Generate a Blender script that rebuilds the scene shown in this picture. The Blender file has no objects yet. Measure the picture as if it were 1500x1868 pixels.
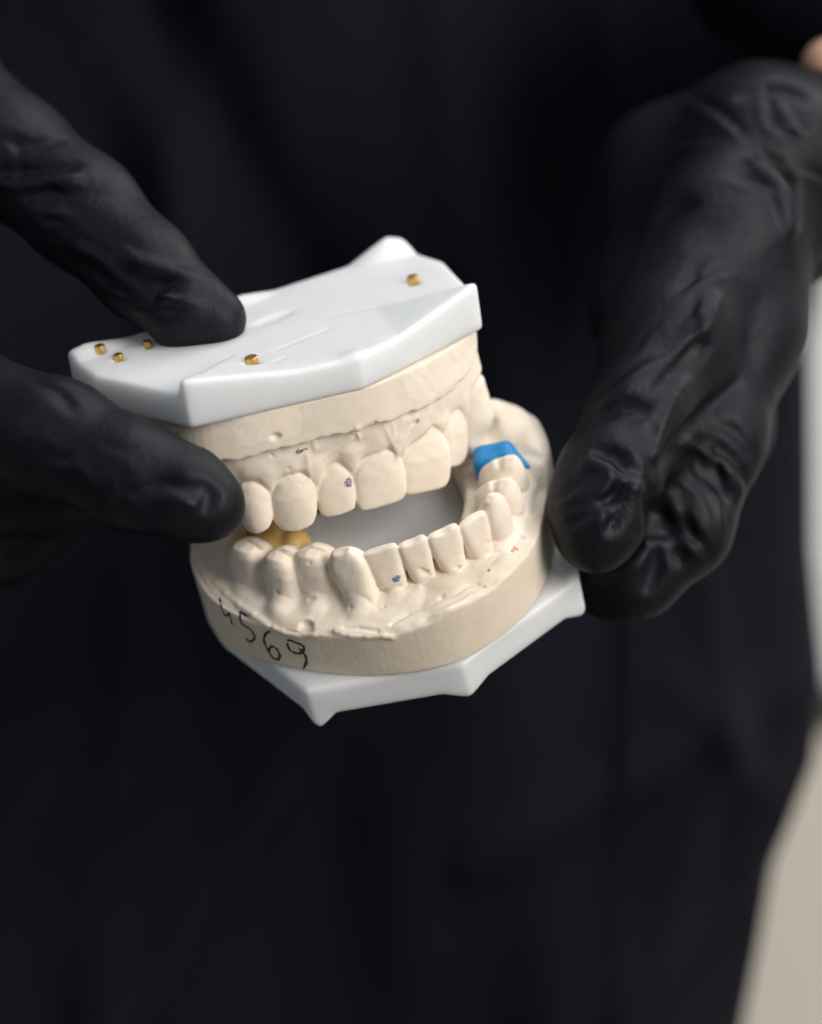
import bpy, math, time
import numpy as np
from mathutils import Vector, Matrix
T0 = time.time()
S = 0.001                                   # all shapes are written in millimetres
ORG = Vector((0.0, 0.0, 1.1))               # the focus point stands 1.1 m above the floor
D = 450.0                                   # camera to focus plane, mm
K = 127.95 / 1500.0

# ------------------------------------------------------------------ camera
cam = bpy.data.cameras.new("camera")
cam_o = bpy.data.objects.new("camera", cam)
bpy.context.scene.collection.objects.link(cam_o)
cam_o.location = ORG + Vector((0, -D * S, 0))
cam_o.rotation_euler = (math.radians(90), 0, 0)
cam.sensor_fit = 'HORIZONTAL'
cam.sensor_width = 24.0
cam.lens = 24.0 * D / 127.95
cam.clip_start = 0.02
cam.clip_end = 50
cam.dof.use_dof = True
cam.dof.focus_distance = (D + 1.0) * S
cam.dof.aperture_fstop = 6.6
cam.dof.aperture_blades = 9
bpy.context.scene.camera = cam_o

# ------------------------------------------------------------------ world and lamps
w = bpy.data.worlds.new("World")
bpy.context.scene.world = w
w.use_nodes = True
w.node_tree.nodes["Background"].inputs[0].default_value = (0.75, 0.87, 1.0, 1)
w.node_tree.nodes["Background"].inputs[1].default_value = 0.075
vs = bpy.context.scene.view_settings
vs.view_transform = 'Standard'; vs.look = 'None'; vs.exposure = 0.16; vs.gamma = 1.0
bpy.context.scene.cycles.use_denoising = True


def area(name, loc, target, sx, sy, watts, col):
    l = bpy.data.lights.new(name, 'AREA')
    l.shape = 'RECTANGLE'; l.size = sx; l.size_y = sy; l.energy = watts; l.color = col
    o = bpy.data.objects.new(name, l)
    bpy.context.scene.collection.objects.link(o)
    o.location = ORG + Vector(loc)
    d = (ORG + Vector(target)) - o.location
    o.rotation_euler = d.to_track_quat('-Z', 'Y').to_euler()
    return o


area("ceiling_softbox", (0.25, -0.10, 0.95), (0, 0.02, 0), 0.9, 0.7, 5.6, (0.97, 0.985, 1.0))
area("window_softbox", (0.95, -0.95, 0.42), (0, 0.0, 0), 0.8, 0.9, 20.5, (1.0, 0.95, 0.895))
area("fill_softbox", (-1.1, -0.7, 0.5), (0, 0, 0), 0.9, 0.9, 2.2, (0.85, 0.92, 1.0))
area("room_lamp", (0.9, 0.5, 0.9), (0.6, 1.4, -0.3), 0.5, 0.5, 9, (1.0, 0.97, 0.93))

COL = bpy.context.scene.collection


def V(px, py, dep):
    s = (D + dep) / D
    return np.array([(px - 750) * K * s, dep, (934 - py) * K * s])


# ------------------------------------------------------------------ scene graph helpers
def thing(name, label, cat, mat=None, group=None):
    o = bpy.data.objects.new(name, None)
    o.empty_display_size = 0.02
    COL.objects.link(o)
    if mat is not None: o.matrix_world = mat
    o['label'] = label; o['category'] = cat
    if group: o['group'] = group
    return o


def link(name, me, mat, parent=None, label=None):
    o = bpy.data.objects.new(name, me)
    COL.objects.link(o)
    if mat is not None and not me.materials: me.materials.append(mat)
    if parent is not None: o.parent = parent
    if label: o['label'] = label
    return o


def mesh_np(name, v, q, nrm=None):
    me = bpy.data.meshes.new(name)
    n = q.shape[1]
    me.vertices.add(len(v)); me.vertices.foreach_set("co", v.astype(np.float32).ravel())
    me.loops.add(q.size); me.loops.foreach_set("vertex_index", q.astype(np.int32).ravel())
    me.polygons.add(len(q))
    me.polygons.foreach_set("loop_start", (np.arange(len(q)) * n).astype(np.int32))
    me.polygons.foreach_set("loop_total", np.full(len(q), n, np.int32))
    me.update(calc_edges=True)
    me.polygons.foreach_set("use_smooth", np.ones(len(q), bool))
    if nrm is not None:
        me.normals_split_custom_set_from_vertices(nrm.astype(np.float32))
    return me


# ------------------------------------------------------------------ signed distance fields
def smin(a, b, k):
    if k <= 0: return np.minimum(a, b)
    h = np.maximum(k - np.abs(a - b), 0) / k
    return np.minimum(a, b) - h * h * k * 0.25


def smax(a, b, k): return -smin(-a, -b, k)


def capsule(a, b, ra, rb=None):
    a = np.asarray(a, float); b = np.asarray(b, float); rb = ra if rb is None else rb
    ba = b - a; L = float(ba @ ba) + 1e-9

    def f(X, Y, Z):
        px, py, pz = X - a[0], Y - a[1], Z - a[2]
        t = np.clip((px * ba[0] + py * ba[1] + pz * ba[2]) / L, 0, 1)
        return np.sqrt((px - t * ba[0]) ** 2 + (py - t * ba[1]) ** 2 + (pz - t * ba[2]) ** 2) - (ra + (rb - ra) * t)
    m = max(ra, rb)
    return f, np.minimum(a, b) - m, np.maximum(a, b) + m


def ellipsoid(c, r, ang=0.0):
    c = np.asarray(c, float); r = np.asarray(r, float); ca, sa = math.cos(ang), math.sin(ang)

    def f(X, Y, Z):
        x, y, z = X - c[0], Y - c[1], Z - c[2]
        u, v = x * ca + y * sa, -x * sa + y * ca
        k0 = np.sqrt((u / r[0]) ** 2 + (v / r[1]) ** 2 + (z / r[2]) ** 2)
        k1 = np.sqrt((u / r[0] ** 2) ** 2 + (v / r[1] ** 2) ** 2 + (z / r[2] ** 2) ** 2) + 1e-6
        return k0 * (k0 - 1) / k1
    m = max(r[0], r[1]); e = np.array([m, m, r[2]])
    return f, c - e, c + e


def rbox(c, half, ang, rr):
    c = np.asarray(c, float); ca, sa = math.cos(ang), math.sin(ang)

    def f(X, Y, Z):
        x, y, z = X - c[0], Y - c[1], Z - c[2]
        u = np.abs(x * ca + y * sa) - half[0] + rr; v = np.abs(-x * sa + y * ca) - half[1] + rr
        q = np.abs(z) - half[2] + rr + 0 * u
        return np.sqrt(np.maximum(u, 0) ** 2 + np.maximum(v, 0) ** 2 + np.maximum(q, 0) ** 2) + np.minimum(np.maximum(np.maximum(u, v), q), 0) - rr
    e = np.array([np.hypot(half[0], half[1])] * 2 + [half[2]])
    return f, c - e, c + e


def poly2(X, Y, P):
    """signed distance to a polygon on a 2-D grid"""
    P = np.asarray(P, float); d = np.full(np.broadcast(X, Y).shape, 1e9); s = np.ones(d.shape)
    for i in range(len(P)):
        a, b = P[i], P[i - 1]
        e = b - a; wx, wy = X - a[0], Y - a[1]
        t = np.clip((wx * e[0] + wy * e[1]) / (e @ e), 0, 1)
        d = np.minimum(d, (wx - e[0] * t) ** 2 + (wy - e[1] * t) ** 2)
        c1 = Y >= a[1]; c2 = Y < b[1]; c3 = e[0] * wy > e[1] * wx
        fl = (c1 & c2 & c3) | (~c1 & ~c2 & ~c3)
        s = np.where(fl, -s, s)
    return s * np.sqrt(d)


def line2(X, Y, P, vals):
    """distance to an open polyline and a value carried along it"""
    P = np.asarray(P, float); d = np.full(np.broadcast(X, Y).shape, 1e9); val = np.zeros(d.shape)
    for i in range(len(P) - 1):
        a, b = P[i], P[i + 1]; e = b - a
        t = np.clip(((X - a[0]) * e[0] + (Y - a[1]) * e[1]) / (e @ e), 0, 1)
        dd = np.sqrt((X - a[0] - e[0] * t) ** 2 + (Y - a[1] - e[1] * t) ** 2)
        m = dd < d; d = np.where(m, dd, d); val = np.where(m, vals[i] + (vals[i + 1] - vals[i]) * t, val)
    return d, val


def spline(P, n=8, closed=False):
    P = [np.asarray(p, float) for p in P]; out = []; N = len(P)
    rng = range(N) if closed else range(N - 1)
    for i in rng:
        g = lambda j: P[j % N] if closed else P[min(max(j, 0), N - 1)]
        a, b, c, d = g(i - 1), g(i), g(i + 1), g(i + 2)
        for k in range(n):
            t = k / n
            out.append(0.5 * ((2 * b) + (c - a) * t + (2 * a - 5 * b + 4 * c - d) * t * t + (3 * b - a - 3 * c + d) * t ** 3))
    if not closed: out.append(P[-1])
    return np.array(out)


class Field:
    def __init__(s, lo, hi, h, M=None):
        s.lo = np.array(lo, float); s.h = h
        s.n = np.ceil((np.array(hi, float) - s.lo) / h).astype(int) + 1
        s.F = np.full(s.n, 6.0, np.float32)
        s.D1 = np.full(s.n, 6.0, np.float32); s.D2 = np.full(s.n, 6.0, np.float32)
        s.L = np.zeros(s.n, np.uint8)
        s.M = M                                     # (R, t): local mm -> world mm about the focus point

    def axes(s, i0=None, i1=None):
        i0 = np.zeros(3, int) if i0 is None else i0; i1 = s.n if i1 is None else i1
        a = [(s.lo[k] + np.arange(i0[k], i1[k]) * s.h).astype(np.float32) for k in range(3)]
        return a[0][:, None, None], a[1][None, :, None], a[2][None, None, :]

    def sub(s, prim, pad):
        f, lo, hi = prim
        i0 = np.maximum(np.floor((lo - pad - s.lo) / s.h).astype(int), 0)
        i1 = np.minimum(np.ceil((hi + pad - s.lo) / s.h).astype(int) + 1, s.n)
        if (i1 <= i0).any(): return None, None
        sl = tuple(slice(a, b) for a, b in zip(i0, i1))
        return sl, f(*s.axes(i0, i1)).astype(np.float32)

    def lab(s, sl, d, label):
        d1, d2, L = s.D1[sl], s.D2[sl], s.L[sl]
        same = L == label
        m = d < d1
        d2n = np.where(same, d2, np.where(m, d1, np.minimum(d2, d)))
        s.D2[sl] = d2n; s.D1[sl] = np.where(m, d, d1); s.L[sl] = np.where(m, label, L)

    def add(s, prim, k=0.0, label=None, pad=2.0):
        sl, d = s.sub(prim, pad + k)
        if sl is None: return
        s.F[sl] = smin(s.F[sl], d, k)
        if label is not None: s.lab(sl, d, label)

    def cut(s, prim, k=0.3, pad=2.0):
        sl, d = s.sub(prim, pad + k)
        if sl is None: return
        s.F[sl] = smax(s.F[sl], -d, k)

    def groove(s, wdt, dep, mask=None):
        g = dep * np.exp(-((s.D2 - s.D1) / wdt) ** 2)
        if mask is not None: g = g * mask
        s.F += g

    def smooth(s):
        for ax in range(3):
            F = np.moveaxis(s.F, ax, 0)
            G = F.copy(); G[1:-1] = 0.25 * F[:-2] + 0.5 * F[1:-1] + 0.25 * F[2:]
            s.F = np.moveaxis(G, 0, ax)

    def sample(s, p):
        q = (p - s.lo) / s.h
        q = np.clip(q, 0, s.n - 1.001); i = q.astype(int); f = q - i
        r = 0
        for a in (0, 1):
            for b in (0, 1):
                for c in (0, 1):
                    wgt = (f[:, 0] if a else 1 - f[:, 0]) * (f[:, 1] if b else 1 - f[:, 1]) * (f[:, 2] if c else 1 - f[:, 2])
                    r = r + wgt * s.F[i[:, 0] + a, i[:, 1] + b, i[:, 2] + c]
        return r

    def hit(s, px, py):
        """where the line of sight through a photograph point meets the surface (local mm)"""
        o = np.array([0, -D, 0.0]); d = np.array([(px - 750) * K, D, (934 - py) * K]); d /= np.linalg.norm(d)
        if s.M is not None:
            R, t = s.M; o = R.T @ (o - t); d = R.T @ d
        ts = np.arange(D - 70, D + 160, 0.15); P = o + ts[:, None] * d
        inside = ((P > s.lo) & (P < s.lo + (s.n - 1) * s.h)).all(1)
        v = np.where(inside, s.sample(P), 1.0)
        j = np.argmax(v < 0)
        if not (v < 0).any(): return None
        return P[j]

    def mesh(s, labels=None):
        F = s.F; S_ = F < 0; n = s.n; cn = n - 1
        ncell = int(cn[0]) * int(cn[1]) * int(cn[2])
        cid = lambda i, j, k: (i * cn[1] + j) * cn[2] + k
        acc = []; quads_raw = []
        for ax in range(3):
            sl0 = [slice(None)] * 3; sl1 = [slice(None)] * 3
            sl0[ax] = slice(0, -1); sl1[ax] = slice(1, None)
            cr = S_[tuple(sl0)] != S_[tuple(sl1)]
            idx = np.argwhere(cr)
            i1 = idx.copy(); i1[:, ax] += 1
            f0 = F[tuple(idx.T)]; f1 = F[tuple(i1.T)]
            t = f0 / (f0 - f1)
            pos = idx.astype(np.float64); pos[:, ax] += t
            b, c = (ax + 1) % 3, (ax + 2) % 3
            ok = (idx[:, b] > 0) & (idx[:, c] > 0) & (idx[:, b] < cn[b]) & (idx[:, c] < cn[c])
            idx = idx[ok]; pos = pos[ok]; f0 = f0[ok]
            ids = []
            for db, dc in ((-1, -1), (0, -1), (0, 0), (-1, 0)):
                q = idx.copy(); q[:, b] += db; q[:, c] += dc
                ids.append(cid(q[:, 0], q[:, 1], q[:, 2]))
            q4 = np.stack(ids, 1)
            fl = f0 >= 0
            q4[fl] = q4[fl][:, ::-1]
            quads_raw.append(q4)
            for m in ids: acc.append((m, pos))
        allid = np.concatenate([a[0] for a in acc]); allp = np.concatenate([a[1] for a in acc])
        u, inv = np.unique(allid, return_inverse=True)
        cnt = np.bincount(inv)
        v = np.stack([np.bincount(inv, allp[:, k]) / cnt for k in range(3)], 1)
        P = s.lo + v * s.h
        q = np.searchsorted(u, np.concatenate(quads_raw))
        e = s.h * 0.8; g = np.zeros_like(P)
        for k in range(3):
            dv = np.zeros(3); dv[k] = e
            g[:, k] = s.sample(P + dv) - s.sample(P - dv)
        g /= np.linalg.norm(g, axis=1)[:, None] + 1e-9
        out = {}
        if labels is None:
            return P, q, g
        vi = np.clip(np.round((P - s.lo) / s.h).astype(int), 0, n - 1)
        vl = s.L[vi[:, 0], vi[:, 1], vi[:, 2]]
        fl = np.sort(vl[q], axis=1)[:, 1]
        for lb in np.unique(fl):
            qq = q[fl == lb]
            uu, iv = np.unique(qq, return_inverse=True)
            out[int(lb)] = (P[uu], iv.reshape(qq.shape), g[uu])
        return out


def to_mesh(name, pqg): return mesh_np(name, pqg[0] * S, pqg[1], pqg[2])


rng = np.random.default_rng(7)
#@MATERIALS
# ------------------------------------------------------------------ materials
def nt(name):
    m = bpy.data.materials.new(name); m.use_nodes = True
    b = m.node_tree.nodes["Principled BSDF"]
    return m, m.node_tree, b


def N(t, kind, **kw):
    n = t.nodes.new(kind)
    for k, v in kw.items():
        if k.startswith('i_'): n.inputs[k[2:].replace('_', ' ')].default_value = v
        else: setattr(n, k, v)
    return n


def noise(t, scale, detail=4, vec=None, rough=0.55):
    n = N(t, 'ShaderNodeTexNoise'); n.inputs['Scale'].default_value = scale
    n.inputs['Detail'].default_value = detail; n.inputs['Roughness'].default_value = rough
    if vec is not None: t.links.new(vec, n.inputs['Vector'])
    return n.outputs['Fac']


def objco(t, scale=(1, 1, 1)):
    tc = N(t, 'ShaderNodeTexCoord'); mp = N(t, 'ShaderNodeMapping')
    mp.inputs['Scale'].default_value = scale
    t.links.new(tc.outputs['Object'], mp.inputs['Vector'])
    return mp.outputs['Vector']


def ramp(t, fac, stops):
    r = N(t, 'ShaderNodeValToRGB'); e = r.color_ramp.elements
    while len(e) < len(stops): e.new(0.5)
    for el, (p, c) in zip(e, stops):
        el.position = p; el.color = (*c, 1) if len(c) == 3 else c
    t.links.new(fac, r.inputs['Fac']); return r.outputs['Color']


def mixc(t, fac, a, b, mode='MIX'):
    m = N(t, 'ShaderNodeMix', data_type='RGBA', blend_type=mode)
    for sock, val in ((m.inputs[0], fac), (m.inputs[6], a), (m.inputs[7], b)):
        if hasattr(val, 'is_output') or isinstance(val, bpy.types.NodeSocket): t.links.new(val, sock)
        else: sock.default_value = val if not isinstance(val, tuple) or len(val) == 4 else (*val, 1)
    return m.outputs[2]


def bump(t, b, chain):
    prev = None
    for h, strength, dist in chain:
        n = N(t, 'ShaderNodeBump'); n.inputs['Strength'].default_value = strength; n.inputs['Distance'].default_value = dist
        t.links.new(h, n.inputs['Height'])
        if prev is not None: t.links.new(prev, n.inputs['Normal'])
        prev = n.outputs['Normal']
    t.links.new(prev, b.inputs['Normal'])


def plaster(name, stains=(), striated=False, base=((0.815, 0.715, 0.59), (0.86, 0.77, 0.655))):
    m, t, b = nt(name)
    co = objco(t)
    c = ramp(t, noise(t, 260, 5, co), [(0.35, base[0]), (0.65, base[1])])
    pits = noise(t, 1500, 2, co)
    c = mixc(t, ramp(t, pits, [(0.0, (1, 1, 1)), (0.27, (0, 0, 0))]), c, (0.45, 0.36, 0.25))
    for p, r, colr in stains:
        if p is None: continue
        vd = N(t, 'ShaderNodeVectorMath', operation='DISTANCE')
        wob = N(t, 'ShaderNodeTexNoise'); wob.inputs['Scale'].default_value = 1400; t.links.new(co, wob.inputs['Vector'])
        wv = N(t, 'ShaderNodeVectorMath', operation='MULTIPLY_ADD')
        t.links.new(wob.outputs['Color'], wv.inputs[0]); wv.inputs[1].default_value = (r * S * 1.3,) * 3
        sub = N(t, 'ShaderNodeVectorMath', operation='SUBTRACT'); t.links.new(co, sub.inputs[0]); sub.inputs[1].default_value = (r * S * 0.65,) * 3
        t.links.new(sub.outputs[0], wv.inputs[2])
        t.links.new(wv.outputs[0], vd.inputs[0]); vd.inputs[1].default_value = tuple(float(q) * S for q in p)
        mr = N(t, 'ShaderNodeMapRange'); t.links.new(vd.outputs['Value'], mr.inputs[0])
        for q, val in ((1, r * S * 0.8), (2, r * S), (3, 1.0), (4, 0.0)): mr.inputs[q].default_value = val
        brk = N(t, 'ShaderNodeMapRange'); t.links.new(noise(t, 4200, 2, co), brk.inputs[0])
        brk.inputs[1].default_value = 0.42; brk.inputs[2].default_value = 0.52; brk.inputs[3].default_value = 0.25; brk.inputs[4].default_value = 1.0
        mm = N(t, 'ShaderNodeMath', operation='MULTIPLY'); t.links.new(mr.outputs[0], mm.inputs[0]); t.links.new(brk.outputs[0], mm.inputs[1])
        f = mm.outputs[0]
        c = mixc(t, f, c, colr)
    t.links.new(c, b.inputs['Base Color'])
    b.inputs['Roughness'].default_value = 0.62
    b.inputs['Specular IOR Level'].default_value = 0.32
    b.inputs['Subsurface Weight'].default_value = 0.22
    b.inputs['Subsurface Radius'].default_value = (1.0, 0.62, 0.35)
    b.inputs['Subsurface Scale'].default_value = 0.0011
    ch = [(noise(t, 380, 5, co), 0.35, 0.00035), (noise(t, 2600, 3, co), 0.22, 0.00008)]
    if striated:
        ch.append((noise(t, 1, 5, objco(t, (1500, 1500, 110)), 0.6), 0.18, 0.0002))
    bump(t, b, ch)
    return m


def plastic_white():
    m, t, b = nt("white_base_plastic")
    co = objco(t)
    c = ramp(t, noise(t, 90, 3, co), [(0.3, (0.71, 0.725, 0.74)), (0.7, (0.755, 0.765, 0.775))])
    t.links.new(c, b.inputs['Base Color'])
    rr = N(t, 'ShaderNodeMapRange'); t.links.new(noise(t, 300, 4, co), rr.inputs[0])
    rr.inputs[3].default_value = 0.32; rr.inputs[4].default_value = 0.5
    t.links.new(rr.outputs[0], b.inputs['Roughness'])
    b.inputs['Subsurface Weight'].default_value = 0.8
    b.inputs['Subsurface Radius'].default_value = (1.0, 0.95, 0.9)
    b.inputs['Subsurface Scale'].default_value = 0.0055
    b.inputs['Specular IOR Level'].default_value = 0.45
    bump(t, b, [(noise(t, 120, 5, co), 0.25, 0.0004), (noise(t, 900, 4, co), 0.2, 0.0001), (noise(t, 1, 3, objco(t, (2200, 160, 400))), 0.14, 0.0001)])
    return m


def glove_mat():
    m, t, b = nt("black_nitrile")
    co = objco(t)
    c = ramp(t, noise(t, 60, 5, co), [(0.3, (0.0036, 0.0041, 0.0056)), (0.7, (0.0066, 0.0075, 0.0102))])
    t.links.new(c, b.inputs['Base Color'])
    rr = N(t, 'ShaderNodeMapRange'); t.links.new(noise(t, 140, 5, co), rr.inputs[0])
    rr.inputs[3].default_value = 0.40; rr.inputs[4].default_value = 0.64
    t.links.new(rr.outputs[0], b.inputs['Roughness'])
    b.inputs['Specular IOR Level'].default_value = 0.225; b.inputs['Specular Tint'].default_value = (0.85, 0.92, 1.0, 1)
    wr = N(t, 'ShaderNodeTexNoise'); wr.noise_type = 'RIDGED_MULTIFRACTAL'
    wr.inputs['Scale'].default_value = 70; wr.inputs['Detail'].default_value = 4
    wr.inputs['Distortion'].default_value = 0.8
    t.links.new(co, wr.inputs['Vector'])
    bump(t, b, [(wr.outputs['Fac'], 0.22, 0.0009), (noise(t, 150, 5, co), 0.40, 0.0011), (noise(t, 700, 4, co), 0.35, 0.00035)])
    return m


def cloth_mat():
    m, t, b = nt("black_cloth")
    co = objco(t)
    c = ramp(t, noise(t, 14, 4, co), [(0.3, (0.0034, 0.0039, 0.0074)), (0.7, (0.0058, 0.0063, 0.0112))])
    t.links.new(c, b.inputs['Base Color'])
    b.inputs['Roughness'].default_value = 0.85
    b.inputs['Specular IOR Level'].default_value = 0.08
    bump(t, b, [(noise(t, 1, 2, objco(t, (2600, 2600, 700))), 0.3, 0.0002)])
    return m


def plain(name, c1, c2, rough, sc=200, metal=0.0, bmp=0.2, sss=0.0, spec=0.5, dist=0.0001):
    m, t, b = nt(name)
    co = objco(t)
    t.links.new(ramp(t, noise(t, sc, 4, co), [(0.3, c1), (0.7, c2)]), b.inputs['Base Color'])
    b.inputs['Roughness'].default_value = rough; b.inputs['Metallic'].default_value = metal
    b.inputs['Specular IOR Level'].default_value = spec
    if sss:
        b.inputs['Subsurface Weight'].default_value = sss; b.inputs['Subsurface Scale'].default_value = 0.002
        b.inputs['Subsurface Radius'].default_value = (1, .6, .3)
    bump(t, b, [(noise(t, sc * 4, 4, co), bmp, dist)])
    return m


M_PLATE = plastic_white(); M_GLOVE = glove_mat(); M_CLOTH = cloth_mat()
M_BRASS = plain("brass", (0.62, 0.40, 0.12), (0.75, 0.50, 0.18), 0.42, 600, 1.0)
M_BLUE = plain("blue_blockout_wax", (0.0, 0.18, 0.46), (0.0, 0.235, 0.54), 0.45, 300, sss=0.15)
M_AMBER = plain("amber_wax", (0.42, 0.25, 0.07), (0.55, 0.37, 0.14), 0.45, 300, sss=0.3)
M_INK = plain("black_ink", (0.008, 0.007, 0.008), (0.02, 0.017, 0.018), 0.6, 900)
M_SKIN = plain("skin", (0.45, 0.26, 0.17), (0.55, 0.34, 0.24), 0.5, 120, sss=0.3)
M_WALLU = plain("pale_wall_paint", (0.62, 0.64, 0.63), (0.66, 0.68, 0.66), 0.7, 8)
M_WALLD = plain("dark_rail_paint", (0.05, 0.05, 0.042), (0.07, 0.07, 0.06), 0.6, 8)
M_WALLL = plain("cream_wall_paint", (0.60, 0.55, 0.48), (0.64, 0.59, 0.52), 0.7, 8)
M_FLOOR = plain("grey_floor", (0.25, 0.25, 0.24), (0.30, 0.30, 0.29), 0.5, 8)

# ------------------------------------------------------------------ the setting
def box_mesh(name, lo, hi):
    (x0, y0, z0), (x1, y1, z1) = lo, hi
    v = [(x, y, z) for x in (x0, x1) for y in (y0, y1) for z in (z0, z1)]
    f = [(0, 1, 3, 2), (4, 6, 7, 5), (0, 4, 5, 1), (2, 3, 7, 6), (0, 2, 6, 4), (1, 5, 7, 3)]
    me = bpy.data.meshes.new(name); me.from_pydata(v, [], f); return me


def struct(name, me, mat):
    o = link(name, me, mat); o['kind'] = 'structure'; return o


zb, zt_ = 1.1 - 0.040, 1.1 - 0.052
struct("wall_upper", box_mesh("wall_upper", (-1.6, 0.56, 1.1 - 0.0600), (1.6, 0.66, 2.6)), M_WALLU)
struct("wall_rail", box_mesh("wall_rail", (-1.6, 0.575, 1.1 - 0.0785), (1.6, 0.66, 1.1 - 0.0600)), M_WALLD)
struct("wall_lower", box_mesh("wall_lower", (-1.6, 0.56, 0.0), (1.6, 0.66, 1.1 - 0.0785)), M_WALLL)
struct("floor", box_mesh("floor", (-1.6, -1.6, -0.05), (1.6, 0.56, 0.0)), M_FLOOR)
#@CASTS
# ------------------------------------------------------------------ dental casts
def rotv(r):
    r = np.array(r, float); th = np.linalg.norm(r); k = r / th
    Kx = np.array([[0, -k[2], k[1]], [k[2], 0, -k[0]], [-k[1], k[0], 0]])
    return np.eye(3) + np.sin(th) * Kx + (1 - np.cos(th)) * Kx @ Kx


R_UP = rotv((0.365, -0.241, 0.511)); T_UP = np.array([-7.862, -4.0, 23.961])
R_LO = rotv((0.640, -0.307, 0.295)); T_LO = np.array([8.174, 6.0, -23.951])


def mat4(R, t):
    m = Matrix([list(R[i]) + [0] for i in range(3)] + [[0, 0, 0, 1]])
    m.translation = ORG + Vector([float(x) * S for x in t])
    return m


def tooth(P, ang, W, sgn, tab, lean=0.0, tip=0.0, pw=2.7, rnd=0.7, twist=0.0, tilt=0.0, kcap=0.5):
    """lofted crown+root. P incisal edge centre; ang: direction of the width axis; sgn: +1 crown points up, -1 down.
    tab rows: t(mm from the edge), half width / W, half thickness, labial face offset.  lean: labial lean; tilt: mesio-distal lean"""
    P = np.asarray(P, float); tab = np.array(tab, float)
    u = np.array([math.cos(ang), math.sin(ang), 0]); v = np.array([u[1], -u[0], 0])   # v: outwards (labial)
    wd = np.array([0, 0, -sgn], float)                      # from the edge towards the root
    wd = wd - v * math.tan(lean) + u * math.tan(tilt)
    wd /= np.linalg.norm(wd)
    L = tab[-1, 0]

    def f(X, Y, Z):
        x, y, z = X - P[0], Y - P[1], Z - P[2]
        t = x * wd[0] + y * wd[1] + z * wd[2]
        xx, yy = x - t * wd[0], y - t * wd[1]
        uu = xx * u[0] + yy * u[1]; vv = xx * v[0] + yy * v[1]
        if tip: t = t - tip * np.abs(uu) / (0.5 * W) * 1.0
        t = t - rnd * (np.abs(uu) / (0.5 * W)) ** 4
        tc = np.clip(t, 0, L)
        a = np.interp(tc, tab[:, 0], tab[:, 1]).astype(np.float32) * W
        b = np.interp(tc, tab[:, 0], tab[:, 2]).astype(np.float32)
        c = np.interp(tc, tab[:, 0], tab[:, 3]).astype(np.float32) - b
        A = np.abs(uu) / a; B = np.abs(vv - c) / b
        rho = (A ** pw + B ** pw + 1e-6) ** (1 / pw)
        g = np.sqrt((A ** (pw - 1) / a) ** 2 + (B ** (pw - 1) / b) ** 2) * rho ** (1 - pw) + 1e-4
        d = (rho - 1) / np.maximum(g, 1 / np.maximum(a, b) * 0.7)
        d = smax(d, -t, kcap); d = smax(d, t - L, 1.0)
        return d
    q = np.stack([P + v * 2.5, P - v * 6, P + wd * L + v * 3, P + wd * L - v * 7, P + u * W * .6, P - u * W * .6, P + wd * L - u * W * .6, P + wd * L + u * W * .6])
    return f, q.min(0) - 0.5, q.max(0) + 0.5


T_UINC = [(0, .38, .55, .1), (1, .445, .95, .45), (2.5, .485, 1.5, .9), (5, .49, 2.3, 1.3), (7.5, .44, 3.0, 1.15), (9.5, .35, 3.2, .6), (11, .28, 3.1, -.3), (15, .30, 2.6, -1.2)]
T_UCAN = [(0, .30, .9, .1), (1.2, .41, 1.6, .6), (3, .47, 2.4, 1.15), (5, .49, 3.1, 1.6), (7.5, .43, 3.6, 1.45), (9.5, .36, 3.7, .7), (11, .37, 3.5, -.2), (16, .30, 3.0, -1.0)]
T_PREM = [(0, .28, .9, .2), (1.2, .42, 2.8, .9), (3, .48, 4.0, 1.3), (5, .49, 4.4, 1.4), (7, .44, 4.4, 1.0), (9, .40, 4.1, .2), (14, .32, 3.4, -.8)]
T_LINC = [(0, .47, .75, .1), (1, .485, 1.0, .3), (3, .475, 1.6, .65), (5, .43, 2.2, .9), (7, .375, 2.6, .95), (9, .33, 2.8, .9), (11, .30, 2.9, .8), (14, .27, 2.8, .6)]
T_LCAN = [(0, .24, .9, .1), (1.2, .38, 1.5, .5), (3, .46, 2.3, .9), (5, .44, 2.8, 1.15), (8, .38, 3.2, 1.3), (11, .33, 3.3, 1.3), (14, .30, 3.2, 1.2)]
T_LPRE = [(0, .26, 1.4, .2), (1.2, .42, 2.6, .8), (3, .485, 3.6, 1.2), (5, .46, 4.0, 1.35), (8, .39, 4.0, 1.2), (11, .34, 3.7, 1.0), (14, .30, 3.4, .9)]
dg = math.radians
for _t in (T_UINC, T_UCAN, T_PREM): _t[:] = [(a * 1.13, b, c, d) for a, b, c, d in _t]


# ---- upper: the base plate
PINS = ((183, 638, .85, 1.0), (217, 656, .8, .6), (270, 633, .7, .7), (460, 661, 1.05, .75), (755, 517, .95, .95))


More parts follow.
